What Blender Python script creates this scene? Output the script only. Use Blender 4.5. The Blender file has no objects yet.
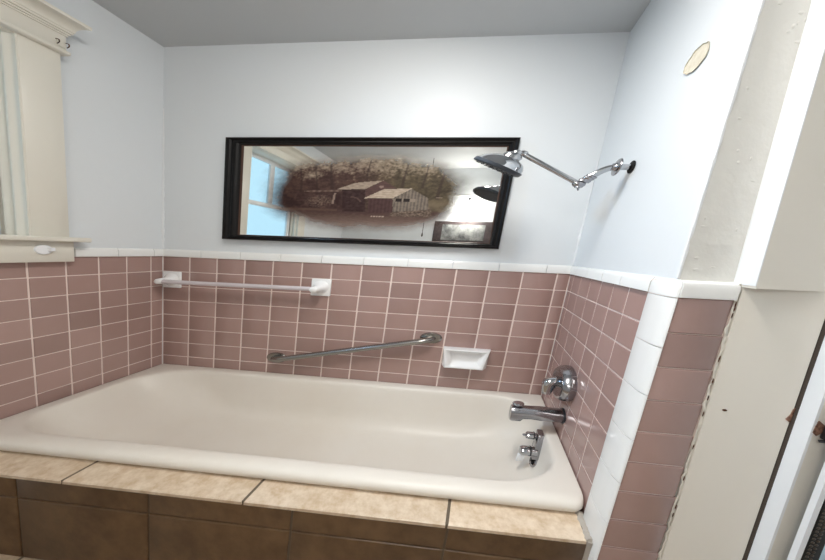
import bpy, bmesh, math, random
from mathutils import Vector, Matrix, noise

random.seed(7)
C = bpy.context.scene.collection
PI = math.pi

# ------------------------------------------------------------------ the room
# A bathroom on axes skewed and stretched to fit the view: the end walls meet the back wall off
# 90 degrees and the walls lean a little.  All sizes are counted in wall tiles:
# one tile along the back wall, one tile out of the wall, one tile up.
TILE_RUN = Vector((0.15624, 0.0, 0.0))          # along the back wall
TILE_OUT = Vector((0.01394, 0.10438, 0.0))      # towards the back wall
TILE_UP = Vector((0.00931, -0.00451, 0.08044))  # up the (leaning) walls
FLOOR_Z = -12.0                                 # tile courses below the top of the pink tile
BASIS = Matrix((TILE_RUN, TILE_OUT, TILE_UP)).transposed()
LEN = 13.373                                    # tiles along the back wall
CEIL = 12.48


def W(x, y, z):
    return BASIS @ Vector((x, y, z - FLOOR_Z))


# ------------------------------------------------------------------ materials
def mat(name, color, rough=0.5, metal=0.0, spec=0.5, bump=None, var=None, coat=0.0,
        tint=None, trans=0.0, ior=1.45, sss=0.0):
    m = bpy.data.materials.new(name)
    m.use_nodes = True
    nt = m.node_tree
    b = nt.nodes['Principled BSDF']
    col = tuple(color) + (1.0,)
    b.inputs['Base Color'].default_value = col
    b.inputs['Roughness'].default_value = rough
    b.inputs['Metallic'].default_value = metal
    b.inputs['Specular IOR Level'].default_value = spec
    b.inputs['Coat Weight'].default_value = coat
    b.inputs['Coat Roughness'].default_value = 0.06
    b.inputs['Transmission Weight'].default_value = trans
    b.inputs['IOR'].default_value = ior
    co = nt.nodes.new('ShaderNodeTexCoord')
    last = None
    if var:                                      # (scale, amount, second colour)
        n = nt.nodes.new('ShaderNodeTexNoise')
        n.inputs['Scale'].default_value = var[0]
        n.inputs['Detail'].default_value = 7
        n.inputs['Roughness'].default_value = 0.62
        nt.links.new(co.outputs['Object'], n.inputs['Vector'])
        r = nt.nodes.new('ShaderNodeMapRange')
        r.inputs[1].default_value = 0.36
        r.inputs[2].default_value = 0.66
        r.inputs[4].default_value = var[1]
        nt.links.new(n.outputs['Fac'], r.inputs[0])
        mx = nt.nodes.new('ShaderNodeMix')
        mx.data_type = 'RGBA'
        mx.inputs['A'].default_value = col
        mx.inputs['B'].default_value = tuple(var[2]) + (1.0,)
        nt.links.new(r.outputs[0], mx.inputs['Factor'])
        last = mx.outputs['Result']
    if tint:                                     # per-tile shade painted on the mesh
        a = nt.nodes.new('ShaderNodeAttribute')
        a.attribute_name = tint
        mx = nt.nodes.new('ShaderNodeMix')
        mx.data_type = 'RGBA'
        mx.blend_type = 'MULTIPLY'
        mx.inputs['Factor'].default_value = 1.0
        mx.inputs['A'].default_value = col
        if last:
            nt.links.new(last, mx.inputs['A'])
        nt.links.new(a.outputs['Color'], mx.inputs['B'])
        last = mx.outputs['Result']
    if last:
        nt.links.new(last, b.inputs['Base Color'])
    if bump:                                     # (scale, strength, distance)
        n = nt.nodes.new('ShaderNodeTexNoise')
        n.inputs['Scale'].default_value = bump[0]
        n.inputs['Detail'].default_value = 4
        nt.links.new(co.outputs['Object'], n.inputs['Vector'])
        bp = nt.nodes.new('ShaderNodeBump')
        bp.inputs['Strength'].default_value = bump[1]
        bp.inputs['Distance'].default_value = bump[2]
        nt.links.new(n.outputs['Fac'], bp.inputs['Height'])
        nt.links.new(bp.outputs['Normal'], b.inputs['Normal'])
    return m


def lin(r, g, b):
    f = lambda c: (c / 255 / 12.92) if c / 255 <= 0.04045 else ((c / 255 + 0.055) / 1.055) ** 2.4
    return (f(r), f(g), f(b))


M = {}
M['wall_paint'] = mat('wall_paint', lin(222, 226, 229), 0.42, bump=(14, 0.25, 0.004))
M['ceiling_paint'] = mat('ceiling_paint', lin(196, 199, 201), 0.6, bump=(20, 0.1, 0.003))
M['cream_paint'] = mat('cream_paint', lin(228, 223, 213), 0.4, bump=(9, 0.35, 0.006))
M['plaster_strip'] = mat('plaster_strip', lin(220, 218, 212), 0.5, bump=(26, 0.6, 0.006))
M['trim_paint'] = mat('trim_paint', lin(226, 222, 211), 0.35, bump=(10, 0.15, 0.003))
M['white_and_lit_paint'] = mat('white_and_lit_paint', lin(232, 234, 236), 0.3, bump=(16, 0.3, 0.004))  # white paint; also the lit colour of the casing and door sides
M['pink_tile'] = mat('pink_tile', lin(167, 138, 131), 0.16, spec=0.75, tint='tint', var=(5, 0.35, lin(155, 126, 118)))
M['grout'] = mat('grout', lin(226, 208, 200), 0.8)
M['white_tile'] = mat('white_tile', lin(236, 236, 234), 0.12, spec=0.5)
M['tub_enamel'] = mat('tub_enamel', lin(228, 222, 213), 0.36, spec=0.45, var=(3, 0.35, lin(219, 210, 197)))
M['ceramic'] = mat('ceramic', lin(240, 240, 240), 0.12)
M['stone_tile'] = mat('stone_tile', lin(220, 202, 180), 0.35, tint='tint', var=(34, 0.9, lin(190, 164, 134)), bump=(90, 0.2, 0.003))
M['shaded_front_tile'] = mat('shaded_front_tile', lin(110, 84, 58), 0.38, tint='tint', var=(14, 0.9, lin(80, 58, 38)), bump=(40, 0.15, 0.003))  # ledge front; its shade is put into a darker brown base colour
M['brown_grout'] = mat('brown_grout', lin(104, 92, 78), 0.9)
M['dark_grout'] = mat('dark_grout', lin(80, 64, 46), 0.9)
M['caulk'] = mat('caulk', lin(176, 168, 158), 0.8, bump=(60, 0.8, 0.01))
M['white_caulk'] = mat('white_caulk', lin(222, 218, 208), 0.6, bump=(60, 0.8, 0.01))
M['chrome'] = mat('chrome', (0.50, 0.51, 0.53), 0.08, metal=1.0)
M['steel'] = mat('steel', (0.33, 0.32, 0.30), 0.27, metal=1.0)
M['dull_chrome'] = mat('dull_chrome', (0.36, 0.36, 0.38), 0.2, metal=1.0)
M['dark_rubber'] = mat('dark_rubber', (0.02, 0.022, 0.026), 0.45)
M['spray_face'] = mat('spray_face', (0.045, 0.055, 0.07), 0.4)
M['dark_hole'] = mat('dark_hole', (0.006, 0.006, 0.006), 0.9)
M['black_frame'] = mat('black_frame', (0.007, 0.006, 0.006), 0.38, spec=0.25)
M['frame_liner'] = mat('frame_liner', lin(70, 44, 30), 0.45)
M['white_plastic'] = mat('white_plastic', lin(238, 240, 243), 0.3)
M['rust'] = mat('rust', lin(96, 58, 38), 0.9, var=(80, 0.9, lin(40, 24, 18)))
M['raw_wood'] = mat('raw_wood', lin(150, 112, 92), 0.8, var=(160, 0.95, lin(70, 42, 32)))
M['black_metal'] = mat('black_metal', (0.012, 0.011, 0.011), 0.3)
M['patch_plaster'] = mat('patch_plaster', lin(222, 216, 200), 0.9, var=(40, 0.8, lin(196, 186, 164)), bump=(60, 0.5, 0.004))
M['floor_tile'] = mat('floor_tile', lin(190, 170, 146), 0.4, tint='tint', var=(26, 0.9, lin(150, 126, 100)))
M['black_weave'] = mat('black_weave', (0.012, 0.011, 0.01), 0.5)
M['shade'] = mat('shade', lin(244, 244, 240), 0.3)
_b = M['shade'].node_tree.nodes['Principled BSDF']
_b.inputs['Emission Color'].default_value = (1.0, 0.96, 0.90, 1)
_b.inputs['Emission Strength'].default_value = 26.0
M['cabinet'] = mat('cabinet', lin(96, 84, 84), 0.4, var=(14, 0.9, lin(60, 52, 54)))
M['acrylic'] = mat('acrylic', lin(232, 224, 228), 0.12, trans=0.35, ior=1.3)
M['gap_shade'] = mat('gap_shade', lin(72, 62, 54), 0.9)
M['cord'] = mat('cord', lin(50, 46, 44), 0.8)


def pane_material():
    m = bpy.data.materials.new('window_glass')
    m.use_nodes = True
    nt = m.node_tree
    for n in list(nt.nodes):
        if n.type != 'OUTPUT_MATERIAL':
            nt.nodes.remove(n)
    out = [n for n in nt.nodes if n.type == 'OUTPUT_MATERIAL'][0]
    tr = nt.nodes.new('ShaderNodeBsdfTransparent')
    tr.inputs['Color'].default_value = (0.93, 0.98, 1.0, 1)
    gl = nt.nodes.new('ShaderNodeBsdfGlossy')
    gl.inputs['Roughness'].default_value = 0.05
    mx = nt.nodes.new('ShaderNodeMixShader')
    mx.inputs[0].default_value = 0.06
    nt.links.new(tr.outputs[0], mx.inputs[1])
    nt.links.new(gl.outputs[0], mx.inputs[2])
    nt.links.new(mx.outputs[0], out.inputs['Surface'])
    return m


M['pane'] = pane_material()


def mirror_material():
    """silvered glass with a sepia print on it; print colour and cover come from the mesh"""
    m = bpy.data.materials.new('printed_mirror')
    m.use_nodes = True
    nt = m.node_tree
    b = nt.nodes['Principled BSDF']
    out = [n for n in nt.nodes if n.type == 'OUTPUT_MATERIAL'][0]
    gl = nt.nodes.new('ShaderNodeBsdfGlossy')
    gl.inputs['Roughness'].default_value = 0.012
    gl.inputs['Color'].default_value = (0.90, 0.91, 0.89, 1)
    # shading normal overridden to shift the reflections; the sheet itself is not turned
    nv = nt.nodes.new('ShaderNodeCombineXYZ')
    v = Vector((-0.10, -0.9945, -0.012)).normalized()
    for i in range(3):
        nv.inputs[i].default_value = v[i]
    nt.links.new(nv.outputs[0], gl.inputs['Normal'])
    at = nt.nodes.new('ShaderNodeAttribute')
    at.attribute_name = 'print'
    b.inputs['Roughness'].default_value = 0.5
    b.inputs['Specular IOR Level'].default_value = 0.2
    nt.links.new(at.outputs['Color'], b.inputs['Base Color'])
    mx = nt.nodes.new('ShaderNodeMixShader')
    nt.links.new(at.outputs['Alpha'], mx.inputs[0])
    nt.links.new(gl.outputs[0], mx.inputs[1])
    nt.links.new(b.outputs[0], mx.inputs[2])
    nt.links.new(mx.outputs[0], out.inputs['Surface'])
    return m


M['printed_mirror'] = mirror_material()


# ------------------------------------------------------------------ mesh helpers (all in tile counts)
class MB:
    def __init__(self):
        self.bm = bmesh.new()
        self.tint = None

    def face(self, vs, smooth=False):
        try:
            f = self.bm.faces.new(vs)
            f.smooth = smooth
            return f
        except ValueError:
            return None

    def box(self, x0, x1, y0, y1, z0, z1, bev=0.0, seg=2):
        r = bmesh.ops.create_cube(self.bm, size=1.0)
        vs = r['verts']
        for v in vs:
            v.co = Vector(((x0 + x1) / 2 + v.co.x * (x1 - x0), (y0 + y1) / 2 + v.co.y * (y1 - y0),
                           (z0 + z1) / 2 + v.co.z * (z1 - z0)))
        if bev > 0:
            es = list({e for v in vs for e in v.link_edges})
            bmesh.ops.bevel(self.bm, geom=es, offset=bev, segments=seg, profile=0.5, affect='EDGES', clamp_overlap=True)
        return self

    def prism(self, loop, axis, a, b, bev=0.0, smooth=False):
        """extrude a 2-D loop (the two other axes in x,y,z order) along axis from a to b"""
        def p(q, t):
            return {'x': Vector((t, q[0], q[1])), 'y': Vector((q[0], t, q[1])), 'z': Vector((q[0], q[1], t))}[axis]
        va = [self.bm.verts.new(p(q, a)) for q in loop]
        vb = [self.bm.verts.new(p(q, b)) for q in loop]
        n = len(loop)
        fs = [self.face(va[::-1]), self.face(vb)]
        for i in range(n):
            fs.append(self.face([va[i], va[(i + 1) % n], vb[(i + 1) % n], vb[i]], smooth))
        if bev > 0:
            es = list({e for f in fs if f for e in f.edges})
            bmesh.ops.bevel(self.bm, geom=es, offset=bev, segments=2, profile=0.5, affect='EDGES', clamp_overlap=True)
        return self

    def hexa(self, pts):
        """eight corners: bottom four, top four"""
        v = [self.bm.verts.new(Vector(p)) for p in pts]
        for f in ((3, 2, 1, 0), (4, 5, 6, 7), (0, 1, 5, 4), (1, 2, 6, 5), (2, 3, 7, 6), (3, 0, 4, 7)):
            self.face([v[i] for i in f])
        return self

    def rings(self, rings, cap0=True, cap1=True, smooth=True, closed=True):
        rows = [[self.bm.verts.new(Vector(p)) for p in r] for r in rings]
        n = len(rows[0])
        for a, b in zip(rows, rows[1:]):
            for i in range(n if closed else n - 1):
                self.face([a[i], a[(i + 1) % n], b[(i + 1) % n], b[i]], smooth)
        if cap0:
            self.face(rows[0][::-1], smooth)
        if cap1:
            self.face(rows[-1], smooth)
        return self

    def tube(self, pts, rad, n=16, caps=True):
        pts = [Vector(p) for p in pts]
        rad = [rad] * len(pts) if not isinstance(rad, (list, tuple)) else rad
        t0 = (pts[1] - pts[0]).normalized()
        up = Vector((0, 0, 1)) if abs(t0.z) < 0.9 else Vector((0, 1, 0))
        s = t0.cross(up).normalized()
        rs = []
        for i, p in enumerate(pts):
            t = (pts[min(i + 1, len(pts) - 1)] - pts[max(i - 1, 0)]).normalized()
            s = (s - t * s.dot(t)).normalized()
            u = s.cross(t)
            rs.append([p + (s * math.cos(2 * PI * k / n) + u * math.sin(2 * PI * k / n)) * rad[i] for k in range(n)])
        return self.rings(rs, caps, caps)

    def lathe(self, base, axis, profile, n=32):
        """profile: (distance along axis, radius)"""
        base = Vector(base)
        a = Vector(axis).normalized()
        up = Vector((0, 0, 1)) if abs(a.z) < 0.9 else Vector((0, 1, 0))
        s = a.cross(up).normalized()
        u = s.cross(a)
        rs = [[base + a * d + (s * math.cos(2 * PI * k / n) + u * math.sin(2 * PI * k / n)) * r for k in range(n)]
              for d, r in profile]
        return self.rings(rs, profile[0][1] > 1e-4, profile[-1][1] > 1e-4)

    def ball(self, c, r, sc=(1, 1, 1)):
        n, m = 16, 9
        rs = []
        for j in range(m + 1):
            t = PI * (0.03 + 0.94 * j / m)
            rs.append([Vector(c) + Vector((r * sc[0] * math.sin(t) * math.cos(2 * PI * k / n),
                                           r * sc[1] * math.sin(t) * math.sin(2 * PI * k / n), -r * sc[2] * math.cos(t))) for k in range(n)])
        return self.rings(rs)


def smooth_path(pts, k=6):
    """Catmull-Rom through the points"""
    P = [Vector(p) for p in pts]
    out = []
    for i in range(len(P) - 1):
        a, b, c, d = P[max(i - 1, 0)], P[i], P[i + 1], P[min(i + 2, len(P) - 1)]
        for j in range(k):
            t = j / k
            out.append(0.5 * ((2 * b) + (c - a) * t + (2 * a - 5 * b + 4 * c - d) * t * t + (3 * b - a - 3 * c + d) * t ** 3))
    out.append(P[-1])
    return out


ORIGIN = {}


def link(name, mb, m, parent=None, base=None, keep=False):
    """links a mesh builder as ONE object; base is its foot in tile counts"""
    root = parent
    while root is not None and root.parent is not None:
        root = root.parent
    bm = mb.bm
    bmesh.ops.recalc_face_normals(bm, faces=bm.faces[:]) if not keep else None
    o0 = ORIGIN[root.name] if root is not None else W(*(base or (0, 0, FLOOR_Z)))
    for v in bm.verts:
        v.co = W(*v.co) - o0
    me = bpy.data.meshes.new(name)
    bm.to_mesh(me)
    bm.free()
    me.set_sharp_from_angle(angle=math.radians(38))
    if m is not None:
        me.materials.append(m)
    o = bpy.data.objects.new(name, me)
    C.objects.link(o)
    if parent is not None:
        o.parent = parent
    else:
        o.location = o0
        ORIGIN[o.name] = o0
    return o


def tag(o, label=None, cat=None, group=None, kind=None):
    if label:
        o['label'] = label
    if cat:
        o['category'] = cat
    if group:
        o['group'] = group
    if kind:
        o['kind'] = kind
    return o


def thing(name, label, cat, base, group=None, kind=None):
    o = bpy.data.objects.new(name, None)
    o.empty_display_size = 0.05
    C.objects.link(o)
    o.location = W(*base)
    ORIGIN[o.name] = o.location.copy()
    return tag(o, label, cat, group, kind)


def struct(name, mb, m, label=None):
    o = link(name, mb, m)
    return tag(o, label, None, None, 'structure')


def tile_field(cells, put, depth=0.05, cham=0.022, spread=0.05, wob=0.004):
    """cells: (a0,a1,b0,b1) rectangles on a wall; put(a,b,h) -> point at height h above the wall face"""
    mb = MB()
    lay = mb.bm.loops.layers.float_color.new('tint')
    for a0, a1, b0, b1 in cells:
        g = random.gauss(0, spread)
        tint = (1 + g, 1 + g * 1.05, 1 + g * 1.08, 1)
        w = [random.uniform(-wob, wob) for _ in range(4)]
        lo = [put(a0, b0, -depth), put(a1, b0, -depth), put(a1, b1, -depth), put(a0, b1, -depth)]
        ml = [put(a0, b0, -cham + w[0]), put(a1, b0, -cham + w[1]), put(a1, b1, -cham + w[2]), put(a0, b1, -cham + w[3])]
        c = cham * 1.2
        hi = [put(a0 + c, b0 + c, w[0]), put(a1 - c, b0 + c, w[1]), put(a1 - c, b1 - c, w[2]), put(a0 + c, b1 - c, w[3])]
        rows = [[mb.bm.verts.new(Vector(p)) for p in r] for r in (lo, ml, hi)]
        fs = [mb.face(rows[2])]
        for r0, r1 in zip(rows, rows[1:]):
            for i in range(4):
                fs.append(mb.face([r0[i], r0[(i + 1) % 4], r1[(i + 1) % 4], r1[i]]))
        for f in fs:
            if f:
                for lp in f.loops:
                    lp[lay] = tint
    return mb


def cells(acuts, bcuts, gap):
    h = gap / 2
    return [(a0 + h, a1 - h, b0 + h, b1 - h) for a0, a1 in zip(acuts, acuts[1:]) for b0, b1 in zip(bcuts, bcuts[1:])]


# ------------------------------------------------------------------ shell
GAP = 0.023
ROWS = [-9 + i for i in range(10)]              # course joints, top of the pink tile at 0

# back wall
mb = MB()
mb.box(-0.6, 14.2, 0.02, 0.6, FLOOR_Z, CEIL)
wall_back = struct('wall_back', mb, M['wall_paint'], 'white painted back wall over pink tile')
mb = MB().box(0, LEN, 0.012, 0.03, -9, 0.02)
link('grout', mb, M['grout'], wall_back)
xs = [0.0] + [float(i) for i in range(1, 14)] + [LEN]
mb = tile_field(cells(xs, ROWS, GAP), lambda a, b, h: (a, -h, b))
link('pink_tiles', mb, M['pink_tile'], wall_back)


for cx, sg in ((0.0, 1), (LEN, -1)):
    mb = MB()
    pts = [(cx + sg * 0.0, 0.0, 0.5 + i * 0.2) for i in range(44 if sg > 0 else 30)]
    mb.tube(pts, [max(0.012, 0.03 + random.gauss(0, 0.014)) * (1 - 0.6 * i / len(pts)) + 0.006 for i, _ in enumerate(pts)], 8)
    link('corner_caulk', mb, M['white_and_lit_paint'], wall_back)


def cap_trim(cuts, put, parent, name='cap_trim'):
    """a row of white bull-nosed cap tiles; put(a, h, z)"""
    mb = MB()
    prof = [(0.0, 0.0), (0.05, 0.0), (0.05, 0.30), (0.035, 0.40), (0.0, 0.47), (-0.06, 0.49)]
    for a0, a1 in zip(cuts, cuts[1:]):
        e = 0.012
        ra = [Vector(put(a0 + e, h, z)) for h, z in prof]
        rb = [Vector(put(a1 - e, h, z)) for h, z in prof]
        va = [mb.bm.verts.new(p) for p in ra]
        vb = [mb.bm.verts.new(p) for p in rb]
        for i in range(len(prof) - 1):
            mb.face([va[i], va[i + 1], vb[i + 1], vb[i]], i > 1)
        mb.face(va)
        mb.face(vb[::-1])
    return link(name, mb, M['white_tile'], parent)


cap_trim([0.0, 1.45, 2.853, 4.26, 5.662, 7.05, 8.464, 9.856, 11.253, 12.647, LEN], lambda a, h, z: (a, -h, z), wall_back)

# left wall with the window opening
WY0, WY1, WZ0, WZ1 = -4.55, -10.2, 0.85, 9.35
mb = MB()
mb.box(-0.6, -0.02, WY0, 0.6, FLOOR_Z, CEIL)
mb.box(-0.6, -0.02, WY1, WY0, FLOOR_Z, WZ0)
mb.box(-0.6, -0.02, WY1, WY0, WZ1, CEIL)
mb.box(-0.6, -0.02, -20.4, WY1, FLOOR_Z, CEIL)
wall_left = struct('wall_left', mb, M['wall_paint'], 'white painted left wall with a window above pink tile')
mb = MB().box(-0.03, -0.012, -7.0, 0.0, -9, 0.02)
link('grout', mb, M['grout'], wall_left)
ys = [-6.98] + [-0.532 - i for i in range(6, -1, -1)] + [0.0]
mb = tile_field(cells(ys, ROWS, GAP), lambda a, b, h: (h, a, b))
link('pink_tiles', mb, M['pink_tile'], wall_left)
cap_trim([-3.3, -1.896, -0.452, 0.0], lambda a, h, z: (h, a, z), wall_left)

# right wall of the alcove
mb = MB()
mb.box(LEN + 0.02, LEN + 0.6, -6.89, 0.6, FLOOR_Z, CEIL)
wall_right = struct('wall_right', mb, M['wall_paint'], 'white painted right wall over pink tile')
mb = MB().box(LEN + 0.012, LEN + 0.03, -6.6, 0, -9, 0.02)
link('grout', mb, M['grout'], wall_right)
ys = [-6.17, -5.18, -4.27, -3.37, -2.44, -1.46, -0.50, 0.0]
mb = tile_field(cells(ys, ROWS, GAP), lambda a, b, h: (LEN - h, a, b))
link('pink_tiles', mb, M['pink_tile'], wall_right)
cap_trim([-6.18, -4.75, -3.46, -2.08, -0.68, 0.0], lambda a, h, z: (LEN - h, a, z), wall_right)
# white bull-nosed column on the wall end
mb = MB()
zc = [-12.0, -11.44, -10.01, -8.58, -7.15, -5.72, -4.29, -2.86, -1.43, -0.02, 0.47]
for z0, z1 in zip(zc, zc[1:]):
    e = 0.014
    prof = [(LEN + 0.05, -6.18), (LEN - 0.045, -6.19), (LEN - 0.055, -6.22)]
    prof += [(LEN - 0.055, -6.60)]
    for k in range(1, 9):
        t = k / 8 * PI / 2
        prof.append((LEN - 0.055 + 0.075 * (1 - math.cos(t)), -6.72 - 0.37 * math.sin(t)))
    prof += [(LEN + 0.06, -6.8)]
    if z1 < 0.2:
        mb.prism(prof, 'z', z0 + e, z1 - e)
    else:
        rs = []
        for q in (0, 0.30, 0.40, 0.47):
            k = {0: 0, 0.30: 0, 0.40: 0.02, 0.47: 0.07}[q]
            rs.append([(x + k * (1 if i < 8 else 0), y + k * (1 if i > 7 else 0), q + e - 0.02 if q < 0.1 else q) for i, (x, y) in enumerate(prof)])
        mb.rings(rs, smooth=False)
for f in mb.bm.faces:
    f.smooth = abs(f.normal.z) < 0.5
bn = link('bullnose_column', mb, M['white_tile'], wall_right)
mb = MB().prism([(LEN + 0.04, -6.17), (LEN - 0.04, -6.18), (LEN - 0.035, -6.72), (LEN + 0.012, -7.02), (LEN + 0.06, -6.9)], 'z', -12, 0.4)
link('grout', mb, M['grout'], wall_right)
# bare patch where the paint has flaked off, high on the wall
mb = MB()
rr = []
for k in range(40):
    t = 2 * PI * k / 40
    j = 1 + 0.16 * noise.noise(Vector((math.cos(t) * 2.5, math.sin(t) * 2.5, 3)))
    a, b = math.cos(t) * 0.40 * j, math.sin(t) * 0.33 * j
    rr.append((a, b))
rs = []
for s_, h in ((1.0, -0.022), (0.99, -0.006), (0.9, -0.002), (0.5, -0.004)):
    rs.append([(LEN + 0.0 + (-h - 0.0) * 0 - (0.0 if h < -0.02 else 0.0) + h + 0.012, -5.31 + a * s_, 7.10 + b * s_) for a, b in rr])
mb.rings(rs, False, True)
link('bare_patch', mb, M['patch_plaster'], wall_right)

# front end of that wall: plaster strip above, pink tile column below
mb = MB()
mb.hexa([(LEN + 0.03, -6.90, 0.3), (14.6, -6.90, 0.3), (14.6, -6.3, 0.3), (LEN + 0.03, -6.3, 0.3),
         (LEN + 0.03, -6.90, CEIL), (14.6, -6.90, CEIL), (14.6, -6.3, CEIL), (LEN + 0.03, -6.3, CEIL)])
mb.box(LEN + 0.05, 14.6, -7.03, -6.3, FLOOR_Z, 0.3)
wall_end = struct('wall_front', mb, M['plaster_strip'], 'narrow lumpy plaster strip on the wall end')
mb = MB()
mb.box(LEN + 0.02, 14.20, -7.055, -7.02, -12, 0.02)
link('grout', mb, M['grout'], wall_end)
mb = MB()
lay = mb.bm.loops.layers.float_color.new('tint')
fr = [(LEN + 0.032, 14.10 + 0.022 * k, -k - 1 + GAP / 2, -k - GAP / 2) for k in range(12)]
fmb = tile_field(fr, lambda a, b, h: (a, -7.083 - h, b), spread=0.06)
mb.bm.free()
link('pink_tiles', fmb, M['pink_tile'], wall_end)
# cap tile over the column
mb = MB()
prof = [(-6.95, 0.0), (-7.11, 0.0), (-7.12, 0.30), (-7.09, 0.40), (-7.02, 0.45), (-6.86, 0.46)]
mb.prism(prof, 'x', LEN + 0.028, 14.11, smooth=False)
link('cap_tile', mb, M['white_tile'], wall_end)
# paint ridge along the corner of the wall
mb = MB()
pts = [(LEN + 0.025, -6.89 + random.uniform(-0.006, 0.006), 0.5 + i * 0.25) for i in range(48)]
mb.tube(pts, [0.020 + random.uniform(-0.006, 0.010) for _ in pts], 8)
link('paint_ridge', mb, M['white_and_lit_paint'], wall_end)
# lumps and runs in the strip's paint
mb = MB()
for _ in range(26):
    z = random.uniform(0.7, 10)
    x = random.uniform(13.5, 13.95)
    mb.ball((x, -6.90, z), 0.035, (random.uniform(0.3, 1.0), 0.3, random.uniform(0.5, 1.6)))
link('paint_lumps', mb, M['plaster_strip'], wall_end)
# ragged caulk between the tile column and the door casing
mb = MB()
pts, rad = [], []
for i in range(70):
    z = 0.45 - i * 0.18
    pts.append((14.12 - 0.022 * z + random.uniform(-0.02, 0.015), -7.075, z))
    rad.append(random.uniform(0.010, 0.026))
mb.tube(pts, rad, 8)
link('caulk_line', mb, M['white_caulk'], wall_end)
mb = MB()
for i in range(12):
    z = random.choice([-0.4, -1.6, -2.2, -2.9, -3.3, -4.2, -5.2, -6.4, -0.2, -1.2])
    mb.ball((14.115 - 0.022 * z, -7.10, z + random.uniform(-0.2, 0.2)), 0.018, (0.5, 0.5, 4.5))
link('caulk_gaps', mb, M['rust'], wall_end)

# ceiling and floor
mb = MB().box(-0.6, 18.6, -20.4, 0.6, CEIL, CEIL + 0.5)
struct('ceiling', mb, M['ceiling_paint'], 'plain pale grey ceiling')
mb = MB().box(-0.6, 18.6, -20.4, 0.6, FLOOR_Z - 0.4, FLOOR_Z - 0.01)
floor = struct('floor', mb, M['brown_grout'], 'beige stone tile floor')
fx = [-0.4 + 2.85 * i for i in range(8)]
fy = [-20.2 + 2.85 * i for i in range(6)] + [-6.6]
mb = tile_field(cells(fx, fy, 0.07), lambda a, b, h: (a, b, FLOOR_Z + 0.02 + h), depth=0.05, spread=0.03)
link('floor_tiles', mb, M['floor_tile'], floor)

# walls behind the camera (seen in the mirror) and beyond the door
mb = MB()
mb.box(-0.6, 18.6, -20.4, -19.9, FLOOR_Z, CEIL)
struct('wall_opposite', mb, M['wall_paint'], 'white wall facing the tub')
mb = MB()
mb.box(18.0, 18.6, -20.4, -7.0, FLOOR_Z, CEIL)
mb.box(16.6, 18.6, -7.0, -6.5, FLOOR_Z, CEIL)
struct('wall_far', mb, M['wall_paint'], 'white wall past the door')

# ------------------------------------------------------------------ window and its trim
win = thing('window_1', 'cream window woodwork with deep moulded head and sill', None, (-0.3, WY0, WZ0), kind='structure')
mb = MB()                                        # flat side casings
mb.box(-0.02, 0.2, -4.55, -3.58, 0.9, 9.45, 0.02)
mb.box(-0.02, 0.2, -11.2, -10.2, 0.9, 9.45, 0.02)
link('casing', mb, M['trim_paint'], win)
mb = MB()                                        # fluted jambs
for y0, sg in ((WY0, -1), (WY1, 1)):
    prof = []
    n = 44
    for i in range(n + 1):
        t = i / n
        x = 0.2 - 0.75 * t
        d = 0.05
        if t > 0.10:
            d = 0.05 + 0.13 * (0.5 - 0.5 * math.cos((t - 0.10) / 0.90 * 2 * PI * 3)) + 0.16 * max(0, t - 0.25)
        prof.append((x, y0 + sg * d))
    prof += [(-0.55, y0 - sg * 0.1), (0.19, y0 - sg * 0.02)]
    mb.prism(prof, 'z', 0.9, 9.35)
link('fluted_jamb', mb, M['trim_paint'], win)
mb = MB().box(-0.6, 0.19, WY1, WY0, 9.2, 9.5, 0.02)
link('head_jamb', mb, M['trim_paint'], win)
mb = MB()                                        # frieze board
mb.box(-0.02, 0.24, -11.35, -3.46, 9.36, 10.35, 0.015)
link('frieze_board', mb, M['trim_paint'], win)
mb = MB().box(-0.02, 0.34, -11.45, -3.42, 9.24, 9.40, 0.05, 3)
link('fillet', mb, M['trim_paint'], win)
mb = MB()                                        # crown: a stack of steps and a cove
prof = [(-0.02, 10.02), (0.27, 10.02), (0.27, 10.08), (0.31, 10.08), (0.31, 10.14), (0.35, 10.15), (0.36, 10.21)]
for k in range(7):
    t = k / 6 * PI / 2
    prof.append((0.38 + 0.24 * (1 - math.cos(t)), 10.23 + 0.26 * math.sin(t)))
prof += [(0.64, 10.50), (0.64, 10.62), (-0.02, 10.62)]
# mitred return at the right end
va = []
for e in (0, 1):
    va.append([mb.bm.verts.new(Vector((x, (-3.46 + max(0, x - 0.24) * 0.75) if e else (-11.35 - max(0, x - 0.24) * 0.75), z))) for x, z in prof])
for i in range(len(prof)):
    mb.face([va[0][i], va[0][(i + 1) % len(prof)], va[1][(i + 1) % len(prof)], va[1][i]])
mb.face(va[0][::-1])
mb.face(va[1])
link('crown_moulding', mb, M['trim_paint'], win)
mb = MB().box(-0.6, 0.42, -11.5, -3.14, 0.76, 0.99, 0.04, 3)
link('sill', mb, M['trim_paint'], win)
mb = MB().box(-0.01, 0.2, -11.3, -3.47, -0.24, 0.78, 0.015)
link('apron', mb, M['trim_paint'], win)
# sashes
def sash(y0, y1, z0, z1, x, name, muntin):
    s = MB()
    s.box(x - 0.07, x + 0.07, y0, y0 + 0.38, z0, z1, 0.02)
    s.box(x - 0.07, x + 0.07, y1 - 0.38, y1, z0, z1, 0.02)
    s.box(x - 0.07, x + 0.07, y0, y1, z0, z0 + 0.42, 0.02)
    s.box(x - 0.07, x + 0.07, y0, y1, z1 - 0.38, z1, 0.02)
    if muntin:
        s.box(x - 0.06, x + 0.06, -7.95, -7.45, z0, z1, 0.02)
    f = link(name, s, M['white_and_lit_paint'], win)
    g = MB().box(x - 0.012, x + 0.012, y0 + 0.3, y1 - 0.3, z0 + 0.3, z1 - 0.3)
    link('pane', g, M['pane'], f)


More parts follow.
